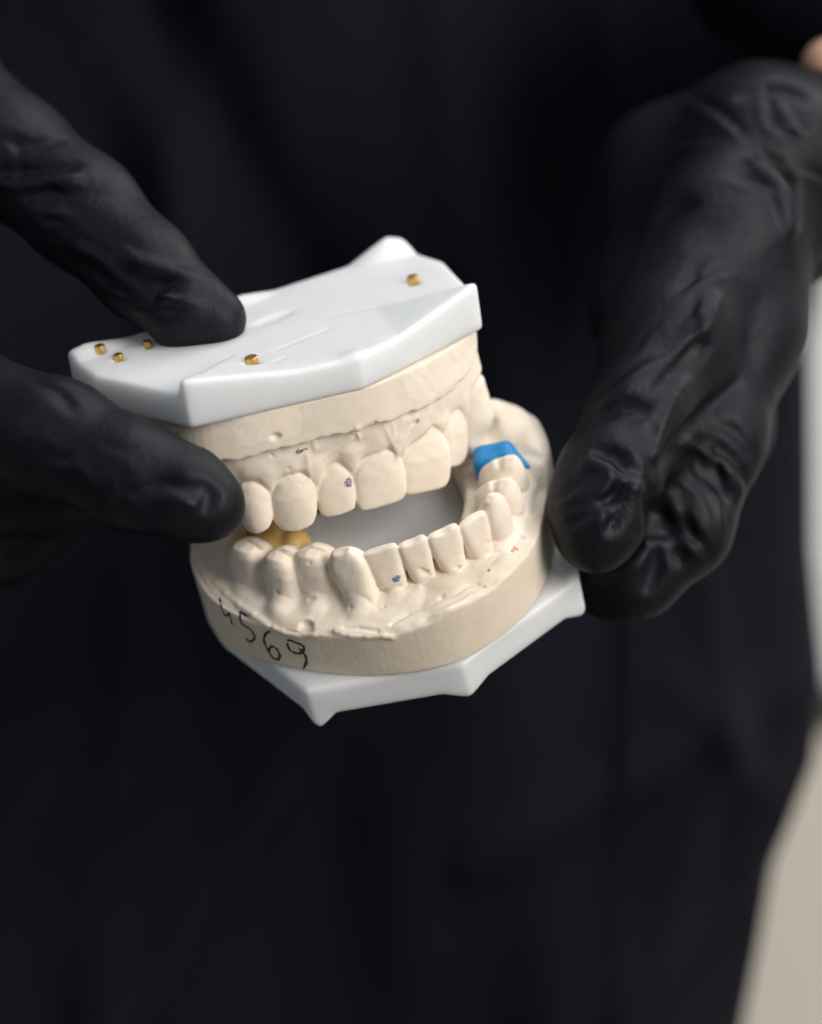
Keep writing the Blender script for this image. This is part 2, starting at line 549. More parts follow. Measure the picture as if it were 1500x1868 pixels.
def plate_field(lower):
    wc, yc, wb, yb, wa, ya, T = (24.0, 8.22, 31.0, 31.4, 31.6, 40.0, 6.1) if lower else (26.73, 7.515, 32.723, 27.973, 31.641, 40.011, 5.608)
    P = [(0, 0), (wc, yc), (wb, yb), (wa, ya), (-wa, ya), (-wb, yb), (-wc, yc)]
    z0, z1 = (-T - 4, 8.5) if lower else (-T - 1.5, 4.5)
    fd = Field((-37, -4, z0), (37, 45, z1), 0.32, (R_LO, T_LO) if lower else (R_UP, T_UP))
    X, Y, Z = fd.axes()
    x2, y2 = X[:, :, 0], Y[:, :, 0]
    p2 = poly2(x2, y2, P)
    # little nick beside the front point and the back middle
    h = np.zeros(p2.shape)
    if lower:
        for cx, cy, hh, rr in ((-wc + .9, yc + .3, 2.7, 3.0), (wc - .9, yc + .3, 1.9, 3.4), (0, 1.2, 1.7, 4.0), (-wb + 3, yb + 4, 2.4, 5), (wb - 3, yb + 4, 2.4, 5)):
            h = np.maximum(h, hh * np.clip(1 - np.hypot(x2 - cx, y2 - cy) / rr, 0, 1))
    else:
        for sx in (-1, 1):
            xs = x2 * sx
            # a ramp: zero along (8,1)-(13,17.5), 2.3 high at the corner, dropping behind the line corner-(13,17.5)
            A = np.array([[8.5, 1.0, 1], [13.0, 16.5, 1], [26.7, 7.5, 1]]); co = np.linalg.solve(A, np.array([0, 0, 2.5]))
            hp = co[0] * xs + co[1] * y2 + co[2]
            n = np.array([-(8.2), -13.7]); n = n / np.linalg.norm(n)         # normal of the back line
            back = (xs - 26.7) * 0.52 + (y2 - 8.6) * 0.854
            hp = np.where(hp > 0, hp, 0) * np.clip(1 - (back) / 0.9, 0, 1)
            h = np.maximum(h, hp)
            h = np.maximum(h, (3.1 if sx > 0 else 1.4) * np.clip(1 - np.hypot((xs - 28.6) / 1.9, (y2 - 38.9)) / 4.2, 0, 1))
        h = np.maximum(h, 1.1 * np.clip(1 - np.hypot(x2 / 2.2, y2 - 39.0) / 3, 0, 1))
        h = np.maximum(h, 0.5 * np.clip(1 - np.hypot(x2, y2 - 1.5) / 3, 0, 1))
    zz = Z + 0 * X + 0 * Y
    if lower:
        d = smax(zz, -T - h[:, :, None] - zz, 0.0)
    else:
        d = smax(zz - h[:, :, None], -T - zz, 0.0)
    d = smax(d, p2[:, :, None] + 0 * zz, 0.9)
    fd.F = d.astype(np.float32)
    if lower:      # raised middle of the plate inside the horseshoe
        f, lo, hi = rbox((0.0, 29.8, 2.2), (16.0, 11.5, 4.6), 0, 1.2)
        fd.F = smin(fd.F, f(X, Y, Z).astype(np.float32), .8)
    # V nick in the rim next to the front point
    fd.cut(capsule((2.6, -2.0, -10), (2.6, -2.0, 5), 1.5), 0.8)
    if not lower:
        for p in (fd.hit(500, 580), ):
            if p is not None: fd.cut(ellipsoid(p + [0, 0, .35], (4.2, 1.6, .8), dg(10)), .6)
        for a, b in (((600, 575), (690, 560)), ((500, 640), (600, 600)), ((485, 665), (520, 652)), ((705, 588), (735, 580)), ((358, 682), (420, 648))):
            pa, pb = fd.hit(*a), fd.hit(*b)
            if pa is not None and pb is not None: fd.cut(capsule(pa + [0, 0, .12], pb + [0, 0, .12], .3), .3)
    if not lower:
        for (px, py, r, hh) in PINS:
            p = fd.hit(px, py)
            if p is not None: fd.cut(capsule(p + [0, 0, -.1], p + [0, 0, 1.5], r + .22), .15)
    fd.smooth()
    return fd, T


UP_LABEL = "upper dental cast under a white plate with brass pins, pinched by the left glove"
LO_LABEL = "lower dental cast with 4569 handwritten on its side, blue block behind its teeth"
upper = thing("dental_cast", UP_LABEL, "dental cast", mat4(R_UP, T_UP), "opened pair of plaster dental casts")
lower = thing("dental_cast", LO_LABEL, "dental cast", mat4(R_LO, T_LO), "opened pair of plaster dental casts")

pu, TU = plate_field(False)
link("base_plate", to_mesh("base_plate", pu.mesh()), M_PLATE, upper)
pl, TL = plate_field(True)
link("base_plate", to_mesh("base_plate", pl.mesh()), M_PLATE, lower)


def cyl(name, r, z0, z1, n=28, bev=0.12):
    prof = [(0, z0), (r, z0), (r, z1 - bev), (r - bev, z1), (0, z1)]
    v = []; f = []
    for i in range(n):
        a = 2 * math.pi * i / n
        for (q, z) in prof[1:4]: v.append((q * math.cos(a) * S, q * math.sin(a) * S, z * S))
    m = 3
    for i in range(n):
        j = (i + 1) % n
        for k in range(2): f.append((i * m + k, j * m + k, j * m + k + 1, i * m + k + 1))
    f.append(tuple(i * m + 2 for i in range(n))); f.append(tuple(i * m for i in reversed(range(n))))
    me = bpy.data.meshes.new(name); me.from_pydata(v, [], f)
    me.shade_smooth(); me.set_sharp_from_angle(angle=dg(40))
    return me


for (px, py, r, hh) in PINS:
    p = pu.hit(px, py); p = p + np.array([0, 0, -p[2]])
    me = cyl("locating_pin", r, -3.0, hh)
    o = link("locating_pin", me, M_BRASS, upper); o.location = (p[0] * S, p[1] * S, p[2] * S)
    o.rotation_euler = (0.03, -0.04, 0)

#@UPPER
# ---- upper plaster
fu = Field((-34, -3, -30.5), (34, 41, -4.5), 0.225, (R_UP, T_UP))
X, Y, Z = fu.axes(); x2, y2 = X[:, :, 0], Y[:, :, 0]
wall = spline([(-27.5, 38), (-28.5, 28), (-27.5, 18), (-25.0, 10.5), (-18, 6.0), (-10, 3.4), (0, .8), (8, 1.5), (16, 3.5), (22.5, 6.4), (26.6, 10.0), (29.2, 16), (29.0, 30), (27.5, 38)], 6)
p2 = poly2(x2, y2, wall)
wob = 0.16 * np.sin(x2 * .9 + y2 * .5) + 0.10 * np.sin(x2 * 2.3 + 1) + .05 * np.sin(x2 * 4.3 + y2) * np.clip(1 + p2, 0, 1)
rim = np.interp(x2, [-30, -25, -20, -10, 0, 6, 14, 20, 24, 27, 30], [-10.2, -12.4, -12.7, -12.2, -12.1, -12.5, -12.9, -12.1, -10.7, -8.8, -7.6]) + wob
inner = poly2(x2, y2, spline([(-17, 44), (-17, 28), (-12, 16), (-2, 10.5), (8, 10.5), (16, 16), (20, 28), (20, 44)], 5))
zz = Z + 0 * X + 0 * Y
d = smax(p2[:, :, None] + 0.012 * (zz + 5.6) + 0 * zz, rim[:, :, None] - zz, 0.55)
d = smax(d, zz + TU - 0.1, 0.1)
fu.F = np.minimum(fu.F, d).astype(np.float32); fu.lab(np.s_[:, :, :], d.astype(np.float32), 1)
UT = [  # x, y, width, angle, table, z of edge, lean, tip, tilt, lateral
    (-25.0, 22.0, 9.0, -72, T_PREM, -25.2, 4, 1.2, 0), (-22.4, 14.6, 6.6, -62, T_PREM, -25.6, 4, 1.5, 0),
    (-18.0, 9.2, 6.7, -46, T_PREM, -26.9, 5, 1.0, -2),
    (-12.0, 6.8, 8.7, -27, T_UCAN, -27.8, 10, .8, -3), (-4.7, 5.9, 7.2, -22, T_UINC, -27.2, 12, .25, -5),
    (2.5, 4.3, 9.8, -14, T_UINC, -27.6, 12, 0, -3), (10.8, 4.6, 10.1, -3, T_UINC, -28.0, 12, 0, 6),
    (18.6, 7.2, 6.8, 20, T_UINC, -26.8, 10, .5, 6), (25.1, 10.6, 8.0, 38, T_UCAN, -27.9, 8, .9, 3)]
arch = [(-20.5, 34)] + [(x - math.sin(dg(a)) * 3.2, y + math.cos(dg(a)) * 3.2) for x, y, W, a, *_ in UT] + [(22.5, 20), (22.5, 30)]
gt = [-19] + [{0: -20.5, 1: -21.5, 2: -22.6, 3: -21.0, 4: -21, 5: -20.8, 6: -20.2, 7: -20.2, 8: -19.5}[i] for i in range(9)] + [-17, -16]
d2, gv = line2(x2, y2, arch, gt)
hw = np.interp(Z, [-24, -21, -19, -17.5, -16, -14, -10], [2.0, 2.7, 3.1, 3.4, 4.1, 5.0, 6.2])
dgum = smax(d2[:, :, None] - hw + 0 * zz, gv[:, :, None] - zz, 1.6); dgum = smax(dgum, zz + TU, .1)
F_wall = fu.F.copy(); fu.F = dgum.astype(np.float32); fu.lab(np.s_[:, :, :], dgum.astype(np.float32), 2)
for i, (x, y, W, a, tab, ze, lean, tip, tilt) in enumerate(UT):   # root swellings
    ang = dg(a); out = np.array([math.sin(ang), -math.cos(ang), 0])
    P = np.array([x, y, ze])
    fu.add(capsule(P + out * -3.1 + [0, 0, 11.5], P + out * -3.4 + [0, 0, 15], W * .34, W * .30), 2.2, 2)
    # papilla between this tooth and the next
    if i < 8:
        x1, y1, W1, a1 = UT[i + 1][:4]
        m = np.array([(x * W1 + x1 * W) / (W + W1), (y * W1 + y1 * W) / (W + W1), ze])
        am = dg((a + a1) / 2); o2 = np.array([math.sin(am), -math.cos(am), 0])
        fu.add(capsule(m - o2 * 1.0 + [0, 0, 5.2], m - o2 * .9 + [0, 0, 10.5], .5, 2.3), 1.2, 2)
fu.add(capsule((22.6, 12.2, -20), (23.4, 14.5, -10), 2.9, 3.3), 2.0, None)
fu.F = smax(fu.F, (p2[:, :, None] + np.interp(X, [-30, 0, 30], [1.5, 1.6, .9]) + 0 * zz).astype(np.float32), .9)
fu.F = smin(F_wall, fu.F, .25)
for i, (x, y, W, a, tab, ze, lean, tip, tilt) in enumerate(UT):
    fu.add(tooth((x, y, ze), dg(a), W, -1, tab, dg(-lean) * -1 * .5, tip, 2.5 if tab is T_UINC else 2.2, .95, 0, dg(tilt)), 0.05, 3 + i)
fu.add(capsule((25.2, 11.0, -21), (24.3, 12.6, -11), 3.0, 3.2), 1.5, 11)
fu.F = np.where(zz > (rim + .35)[:, :, None], np.maximum(F_wall, -9), fu.F).astype(np.float32)
fu.groove(0.24, 0.5, np.clip(((rim - .1)[:, :, None] - zz) / .4, 0, 1).astype(np.float32))
X, Y, Z = fu.axes()
fu.F += (fu.L > 1) * 0.025 * np.sin(X * 1.7 + Y * .9) * np.sin(Z * 1.4 + X * .5) + (fu.L > 1) * 0.018 * np.sin(Y * 2.9 + Z * 2.1) * np.sin(X * 2.3)
# casting flaws: bubbles, frenum folds, chips
for px, py, r in ((503, 797, .75), (527, 855, .28), (619, 829, .25), (588, 840, .2), (549, 884, .2), (630, 854, .2), (828, 664, .22), (816, 716, .2), (322, 793, .5)):
    p = fu.hit(px, py)
    if p is not None: fu.cut(ellipsoid(p, (r * 1.2, r, r * .8)), .15)
for a, b, r in (((714, 770), (726, 835), .28), ((652, 780), (655, 800), .25), ((571, 805), (575, 818), .25), ((745, 765), (722, 840), .22), ((785, 755), (770, 790), .22), ((735, 762), (728, 800), .2), ((700, 775), (722, 822), .2), ((760, 760), (728, 828), .22), ((640, 800), (590, 838), .15), ((560, 830), (566, 880), .18)):
    pa, pb = fu.hit(*a), fu.hit(*b)
    if pa is not None and pb is not None and np.linalg.norm(pa - pb) < 9: fu.add(capsule(pa, pb, r, r * .6), .7, 2)
for a, b, r in (((683, 771), (700, 776), .3), ((755, 773), (762, 766), .35), ((530, 866), (536, 869), .22), ((495, 830), (500, 834), .3)):
    pa, pb = fu.hit(*a), fu.hit(*b)
    if pa is not None and pb is not None and np.linalg.norm(pa - pb) < 9: fu.cut(capsule(pa, pb, r, r * .5), .15)
fu.smooth()
st_u = [(fu.hit(636, 880), .95, (0.13, 0.07, 0.30)), (fu.hit(544, 823), .5, (0.015, 0.015, 0.02)), (fu.hit(551, 821), .45, (0.015, 0.015, 0.02)), (fu.hit(558, 818), .3, (0.015, 0.015, 0.02)), (fu.hit(878, 655), .5, (0.65, 0.25, 0.22)), (fu.hit(761, 768), .5, (0.45, 0.25, 0.10))]
M_PU = plaster("cream_plaster", st_u)
M_PUW = plaster("trimmed_cream_plaster", st_u, False, ((0.75, 0.655, 0.535), (0.79, 0.70, 0.59)))
for lb, pqg in fu.mesh(True).items():
    nm = {1: "plaster_base", 2: "gum"}.get(lb, "tooth")
    if len(pqg[1]) < 30: continue
    link(nm, to_mesh(nm, pqg), M_PUW if lb == 1 else M_PU, upper)
print("upper", time.time() - T0)

#@LOWER
# ---- lower plaster
fl = Field((-34.5, -1.5, -0.3), (33, 45.5, 20.5), 0.225, (R_LO, T_LO))
X, Y, Z = fl.axes(); x2, y2 = X[:, :, 0], Y[:, :, 0]
wall = spline([(-30, 43), (-32.0, 36), (-32.0, 27), (-28.3, 19.5), (-22.8, 13.0), (-18, 8.6), (-12.1, 4.4), (-5.5, 1.6), (.8, .8), (8.2, 2.4), (14.5, 6.0), (20.3, 12.0), (25.3, 20), (29.6, 29), (31.0, 38), (27.5, 43.5)], 5)
cav = spline([(-15.5, 47), (-15.5, 34), (-11, 24), (-4, 18), (4, 17), (10, 20), (13.5, 28), (14.5, 36), (15, 47)], 5)
p2 = poly2(x2, y2, wall); pc = poly2(x2, y2, cav)
wob = 0.22 * np.sin(x2 * .55 + 1) + 0.10 * np.sin(x2 * 1.1 + y2 * .8) + .05 * np.sin(x2 * 2.6 + 1) * np.clip(1 + p2 * .7, 0, 1)
rim = np.interp(x2, [-32, -28, -25, -20, -15, -9, -1.4, 4, 9, 15, 20, 25, 29], [10.2, 9.0, 8.7, 8.6, 8.6, 8.3, 10.0, 10.4, 10.2, 9.7, 9.5, 9.8, 10.5]) + wob
dish = np.clip(-p2 - 0.6, 0, 2.5) * 0.22
zz = Z + 0 * X + 0 * Y
d = smax(p2[:, :, None] + 0 * zz, zz - (rim + dish)[:, :, None], 0.35)
d = smax(d, 0.02 - zz, 0.1)
fl.F = d.astype(np.float32); fl.lab(np.s_[:, :, :], d.astype(np.float32), 1)
LT = [
    (-25.2, 25.1, 7.6, -58, T_LPRE, 18.2, 2, .4, 0, 2.6), (-21.4, 19.2, 6.4, -47, T_LPRE, 18.7, 2, .7, 0, 2.7),
    (-16.6, 16.8, 7.0, -36, T_LPRE, 18.6, 2, .8, 2, 2.8), (-12.0, 13.1, 6.6, -30, T_LCAN, 19.6, -2, .2, 12, 3.2),
    (-6.1, 11.3, 6.1, -16, T_LINC, 18.5, 0, 0, 7, 2.9), (-1.0, 10.2, 5.4, -6, T_LINC, 18.4, 0, -.1, 5, 2.9),
    (4.2, 9.8, 5.9, 0, T_LINC, 18.3, 0, -.1, 4, 2.9), (9.5, 10.3, 5.6, 14, T_LINC, 18.2, 0, .2, 3, 2.8),
    (14.5, 12.2, 6.2, 34, T_LCAN, 19.2, 0, 1.3, 0, 2.3), (18.3, 16.4, 6.2, 52, T_LPRE, 17.9, 0, 1.5, 0, 2.3),
    (21.3, 21.4, 6.6, 60, T_LPRE, 18.0, 0, 1.9, 0, 2.3)]
arch = [(-24, 38)] + [(x - math.sin(dg(a)) * 3.0, y + math.cos(dg(a)) * 3.0) for x, y, W, a, *_ in LT] + [(21.5, 30), (21.5, 38), (19.5, 41)]
gt = [12.6, 12.0, 10.8, 10.0, 9.9, 10.2, 10.5, 10.6, 10.6, 12.0, 12.4, 12.2, 12, 12.6, 12.2]
d2, gv = line2(x2, y2, arch, gt)
landw = np.interp(x2, [-32, -12, 0, 8, 15, 22], [0.7, 0.9, 1.5, 3.0, 2.6, 1.6]) + .3 * np.sin(x2 * .6 + 2) + .12 * np.sin(x2 * 1.7)
tau = np.clip((d2 - 3.3) / np.maximum(np.maximum(d2 - 3.3, 0) + (-p2) - landw, 0.3), 0, 1.6)
zg = rim + 0.25 + (gv - rim) * np.where(tau < 1, 0.7 * (1 - tau) + 0.3 * np.sqrt(np.clip(1 - tau ** 2, 0, 1)) , -3 * (tau - 1))
zg = zg - 0.5 * np.clip(2.6 - d2, 0, 1)
dgum = 0.75 * (zz - zg[:, :, None]); dgum = smax(dgum, 5.5 - zz, .3); dgum = smax(dgum, p2[:, :, None] + .3 + 0 * zz, .3)
fl.F = smin(fl.F, dgum.astype(np.float32), 0.12); fl.lab(np.s_[:, :, :], dgum.astype(np.float32), 2)
# back ridge on the right where teeth are missing
fl.add(ellipsoid((25.4, 37.5, 10.8), (4.6, 6.0, 3.9), dg(12)), 2.4, 2)
fl.add(ellipsoid((24.0, 40.5, 12.0), (3.0, 2.6, 3.3), dg(40)), 1.6, 2)
fl.add(ellipsoid((26.6, 28.0, 9.8), (2.7, 7.0, 4.0), dg(-14)), 2.2, 2)
fl.cut(capsule((24.0, 27.5, 14.6), (26.4, 24.5, 13.6), .9, .7), 1.2)
fl.cut(ellipsoid((20.8, 36.5, 15.2), (2.6, 4.0, 2.4), 0), 1.2)
fl.add(ellipsoid((-25.2, 35, 10), (3.2, 6, 4.0), 0), 2.0, 2)
for i, (x, y, W, a, tab, ze, lean, tip, tilt, pw) in enumerate(LT):
    ang = dg(a); out = np.array([math.sin(ang), -math.cos(ang), 0]); u = np.array([math.cos(ang), math.sin(ang), 0])
    P = np.array([x, y, ze]) + u * math.tan(dg(tilt)) * 9
    zr = {0: 9.8, 1: 9.6, 2: 9.2, 3: 9.0}.get(i, 9.3)
    fl.add(capsule(P + out * -1.3 - [0, 0, 7.5], P + out * (1.8 if i in (1, 2, 3) else .7) + u * math.tan(dg(tilt)) * -3 - [0, 0, ze - zr], W * .33, W * .27), 1.3, 2)
    if i < 10:
        x1, y1, W1, a1 = LT[i + 1][:4]
        m = np.array([(x * W1 + x1 * W) / (W + W1), (y * W1 + y1 * W) / (W + W1), ze])
        am = dg((a + a1) / 2); o2 = np.array([math.sin(am), -math.cos(am), 0])
        if i < 3: fl.add(capsule(m - o2 * 2.0 - [0, 0, 4.4], m - o2 * 1.0 - [0, 0, 9.0], .8, 2.2), 1.4, 2)
        else: fl.add(capsule(m - o2 * 2.4 - [0, 0, 5.8], m - o2 * 1.6 - [0, 0, 9.5], .4, 1.8), 1.0, 2)
for i, (x, y, W, a, tab, ze, lean, tip, tilt, pw) in enumerate(LT):
    fl.add(tooth((x, y, ze), dg(a), W, 1, tab, dg(lean), tip, pw + .3, .2, 0, dg(tilt), .28), (1.5, 1.3, 1.5, 1.6, .7, .5, .5, .5, .6, .9, 1.2)[i], 3 + i)
    ang = dg(a); out = np.array([math.sin(ang), -math.cos(ang), 0])
    if tab is T_LPRE:      # inner cusp and the furrow between the cusps
        fl.add(ellipsoid(np.array([x, y, ze]) - out * 4.4 - [0, 0, 4.6 if x > 0 else 4.2], (W * .36, 2.0, 2.6), ang), .9, 3 + i)
for i, (x, y, W, a, tab, ze, *_r) in enumerate(LT):
    ang = dg(a); out = np.array([math.sin(ang), -math.cos(ang), 0]); u = np.array([math.cos(ang), math.sin(ang), 0])
    if tab is T_LPRE:
        P = np.array([x, y, ze]) - out * 2.6 - [0, 0, .7]
        fl.cut(capsule(P - u * W * .3, P + u * W * .3, .55), .8)
    if i in (3, 5, 6):      # small worn facet on the edge
        fl.cut(ellipsoid(np.array([x, y, ze + .35]) - out * .3, (1.2, .8, .6), ang), .5)
fl.groove(0.24, 0.42, (np.interp(X, [-12, -7, 16], [.25, 1, 1]) * np.clip((zz - 9.8) / .6, 0, 1) * np.clip((-p2 - 1.2) / .5, 0, 1)[:, :, None]).astype(np.float32))
fl.F = smax(fl.F, (p2[:, :, None] - 0.1 + 0 * zz).astype(np.float32), .4)
fl.F += (fl.L > 1) * 0.022 * np.sin(X * 1.5 + Y * .9) * np.sin(Z * 1.3 + X * .5) + (fl.L > 1) * 0.018 * np.sin(Y * 2.6 + Z * 2.1) * np.sin(X * 2.3 + Z)
fl.F = smax(fl.F, -(pc[:, :, None] + 0.06 * (12 - zz)).astype(np.float32), 1.4)
# (helper used for folds, ledges and chips)
# gum-to-land fold, flaws, chips
def pline(fd, pts, r, fn, k, lab=None, off=0.0):
    hs = [fd.hit(*p) for p in pts]; hs = [h for h in hs if h is not None]
    for a, b in zip(hs[:-1], hs[1:]):
        if np.linalg.norm(a - b) > 8: continue
        if fn == 'cut': fd.cut(capsule(a, b, r), k)
        else: fd.add(capsule(a, b, r), k, lab)
pline(fl, [(715, 1138), (745, 1120), (790, 1100), (830, 1083), (858, 1067), (872, 1066)], .38, 'cut', .25)
pline(fl, [(627, 1145), (655, 1146), (690, 1152)], .3, 'cut', .25)
pline(fl, [(893, 1030), (915, 1012), (935, 995)], .16, 'cut', .1)
pline(fl, [(505, 1143), (520, 1150), (545, 1155), (570, 1150)], .2, 'cut', .2)
for px, py, r in ((775, 1045, .55), (768, 1040, .4), (783, 1050, .4), (835, 1035, .4), (890, 990, .3), (845, 1010, .25), (690, 1112, .35), (700, 1108, .3), (640, 1108, .3), (565, 1095, .35), (572, 1093, .3), (505, 1080, .35), (806, 1090, .4), (925, 1000, .25), (565, 1028, .25), (592, 1205, .13), (577, 1210, .12), (820, 1180, .12)):
    p = fl.hit(px, py)
    if p is not None: fl.cut(ellipsoid(p, (r * 1.5, r, r * .8), dg(20)), .12)
pline(fl, [(500, 1146), (520, 1154), (545, 1160), (575, 1158)], .42, 'add', .35, 1)
pline(fl, [(612, 1152), (640, 1159), (670, 1161), (700, 1160), (716, 1163)], .42, 'add', .35, 1)
pline(fl, [(392, 1062), (412, 1082), (436, 1103), (462, 1122), (490, 1140)], .32, 'add', .5, 1)
pline(fl, [(520, 1149), (545, 1154), (570, 1152)], .22, 'cut', .15)
pline(fl, [(630, 1153), (660, 1156), (690, 1155)], .22, 'cut', .15)
p = fl.hit(558, 1144)
if p is not None: fl.cut(ellipsoid(p, (1.3, 1.3, .7)), .2)
fl.smooth()
hl = fl.hit
st_l = [(hl(723, 1056), .75, (0.10, 0.13, 0.42)), (hl(893, 1041), .4, (0.06, 0.08, 0.32)), (hl(955, 981), .6, (0.38, 0.50, 0.60)), (hl(940, 1002), .5, (0.60, 0.16, 0.10)), (hl(935, 1006), .35, (0.60, 0.18, 0.10)), (hl(885, 1071), .4, (0.62, 0.25, 0.18)), (hl(992, 944), 1.0, (0.68, 0.46, 0.32))]
M_PL = plaster("pale_cream_plaster", st_l)
M_PLW = plaster("machined_cream_plaster", st_l, True, ((0.72, 0.62, 0.49), (0.765, 0.67, 0.545)))
for lb, pqg in fl.mesh(True).items():
    nm = {1: "plaster_base", 2: "gum"}.get(lb, "tooth")
    if len(pqg[1]) < 30: continue
    link(nm, to_mesh(nm, pqg), M_PLW if lb == 1 else M_PL, lower)
print("lower", time.time() - T0)

# blue block and amber wax on the lower cast
fb = Field((10, 15, 6), (30, 36, 21), 0.25, (R_LO, T_LO))
fb.add(rbox((19.4, 26.6, 13.1), (3.5, 2.9, 3.5), dg(-18), 1.7))
fb.add(capsule((21.5, 26.5, 15.5), (23.4, 21.8, 14.4), 1.5, .45), .8)
fb.cut(capsule((20.5, 21.3, 12), (19.5, 23.6, 16.8), 1.8, 1.2), .6)
fb.smooth()
link("blue_block", to_mesh("blue_block", fb.mesh()), M_BLUE, lower)
fa = Field((-30, 20, 4), (-8, 44, 22), 0.4, (R_LO, T_LO))
fa.add(ellipsoid((-19.5, 30.5, 14.2), (3.4, 6.5, 3.6), dg(-15)))
fa.add(ellipsoid((-16.4, 25.6, 13.8), (2.6, 3.6, 2.9), dg(-35)), 1.5)
fa.smooth()
link("amber_wax", to_mesh("amber_wax", fa.mesh()), M_AMBER, lower)

# handwriting on the side wall
def ink(strokes, r, parent, fd):
    n = 0
    for s in strokes:
        pts = [fd.hit(*p) for p in spline(s, 6)]
        pts = [p for p in pts if p is not None]
        if len(pts) < 3: continue
        pts = np.array(pts); v = []; f = []
        for i, p in enumerate(pts):
            t = pts[min(i + 1, len(pts) - 1)] - pts[max(i - 1, 0)]; t /= np.linalg.norm(t) + 1e-9
            g = np.array([fd.sample((p + e)[None])[0] - fd.sample((p - e)[None])[0] for e in np.eye(3) * .3]); g /= np.linalg.norm(g) + 1e-9
            b = np.cross(t, g); b /= np.linalg.norm(b) + 1e-9
            rr = r * (0.75 + 0.35 * math.sin(i * 0.55 + len(s)) ** 2) * (0.55 if i in (0, len(pts) - 1) else 1)
            for k in range(8):
                a = 2 * math.pi * k / 8
                v.append((p + b * rr * math.cos(a) + g * (rr * .30 * math.sin(a) + .05)) * S)
        for i in range(len(pts) - 1):
            for k in range(8):
                f.append((i * 8 + k, i * 8 + (k + 1) % 8, (i + 1) * 8 + (k + 1) % 8, (i + 1) * 8 + k))
        f.append(tuple(range(8))[::-1]); f.append(tuple((len(pts) - 1) * 8 + k for k in range(8)))
        yield v, f


def glyph(strokes, r=.19):
    V_, F_ = [], []
    for v, f in ink(strokes, r, lower, fl):
        o = len(V_); V_ += [tuple(p) for p in v]; F_ += [tuple(i + o for i in q) for q in f]
    if V_:
        me = bpy.data.meshes.new("handwritten_digit"); me.from_pydata(V_, [], F_); me.shade_smooth()
        link("handwritten_digit", me, M_INK, lower)


glyph([[(401, 1090), (403, 1102), (407, 1116), (411, 1123), (416, 1121), (420, 1118)], [(418, 1119), (421, 1128), (424, 1140)]], .2)
glyph([[(437, 1115), (443, 1119), (453, 1124)], [(438, 1116), (439, 1130), (443, 1139), (455, 1146), (464, 1158), (463, 1167), (455, 1170), (449, 1164)]], .24)
glyph([[(493, 1152), (486, 1155), (482, 1168), (489, 1185), (498, 1199), (507, 1203), (511, 1195), (505, 1183), (496, 1179), (491, 1186)]], .26)
glyph([[(524, 1168), (532, 1168), (540, 1172), (551, 1176), (555, 1183), (551, 1190), (543, 1192), (530, 1186), (524, 1172)], [(545, 1183), (552, 1188), (559, 1200), (558, 1212), (549, 1225)]], .27)
#@PERSON
# ------------------------------------------------------------------ the person
person = thing("person", "person in a black tunic and black gloves holding the two dental casts apart", "person", Matrix.Translation(ORG))


def chain(fd, pts, k=2.0, lab=None):
    P = [(V(*p[:3]), p[3]) for p in pts]
    for (a, ra), (b, rb) in zip(P[:-1], P[1:]):
        fd.add(capsule(a, b, ra, rb), k, lab, 4)


def rand_folds(seed, n, poly, ang, spread, lens, rr):
    g = np.random.default_rng(seed); out = []
    P = spline(poly, 10)
    for i in range(n):
        c = P[g.integers(len(P))] + g.normal(0, 26, 2); a = math.radians(ang + g.normal(0, spread)); L = g.uniform(*lens) / 2; b = g.normal(0, .22)
        d = np.array([math.cos(a), math.sin(a)]); q = np.array([-d[1], d[0]])
        pts = [tuple(c - d * L), tuple(c + q * L * b), tuple(c + d * L)]; r = g.uniform(*rr)
        out.append(('c', pts, r, 1.5, .55)); out.append(('r', [(p[0] + q[0] * 13, p[1] + q[1] * 13) for p in pts], r * .7, 1.5, .25))
    return out


def folds(fd, items):
    for kind, pts, r, k, off in items:
        k = k * .62
        hs = [fd.hit(*p) for p in spline(pts, 4)]
        hs = [h for h in hs if h is not None]
        for i, (a, b) in enumerate(zip(hs[:-1], hs[1:])):
            if np.linalg.norm(a - b) > 12: continue
            tt = (i + .5) / max(len(hs) - 1, 1); rr = r * (0.35 + 0.65 * math.sin(math.pi * tt))
            o = np.array([0, -off, off * .3])
            if kind == 'c': fd.cut(capsule(a + o, b + o, rr), k, 3)
            else: fd.add(capsule(a - o, b - o, rr), k, None, 4)


lg = Field((-118, -32, -42), (-22, 100, 92), 0.62)
chain(lg, [(398, 582, 13.5, 4.6), (345, 565, 14.5, 6.4), (262, 492, 18, 7.9), (150, 385, 25, 9.2), (20, 285, 33, 10.0), (-160, 155, 46, 13)], 3)     # thumb
chain(lg, [(330, 600, 14.5, 3.2), (390, 592, 13.5, 3.2)], 2.5)
chain(lg, [(388, 924, -11.5, 4.9), (345, 905, -11, 6.9), (240, 866, -9, 8.2), (105, 800, -4, 8.9), (-70, 745, 6, 9.6), (-200, 700, 22, 11)], 3)       # index
chain(lg, [(-200, 700, 34, 11), (-260, 420, 48, 17), (-160, 130, 52, 14)], 8)
chain(lg, [(-230, 820, 42, 10), (-60, 900, 52, 8.5), (90, 890, 56, 8), (200, 840, 56, 7.2)], 3)      # middle, behind
chain(lg, [(-240, 930, 50, 10), (-110, 1020, 66, 8.5), (0, 985, 76, 8), (90, 930, 78, 7)], 3)        # ring
chain(lg, [(-240, 950, 62, 9), (-150, 1040, 82, 7.5), (-80, 1010, 90, 7), (-20, 960, 92, 6)], 3)     # little
chain(lg, [(-230, 820, 42, 10), (-240, 940, 58, 11), (-270, 500, 55, 18)], 8)
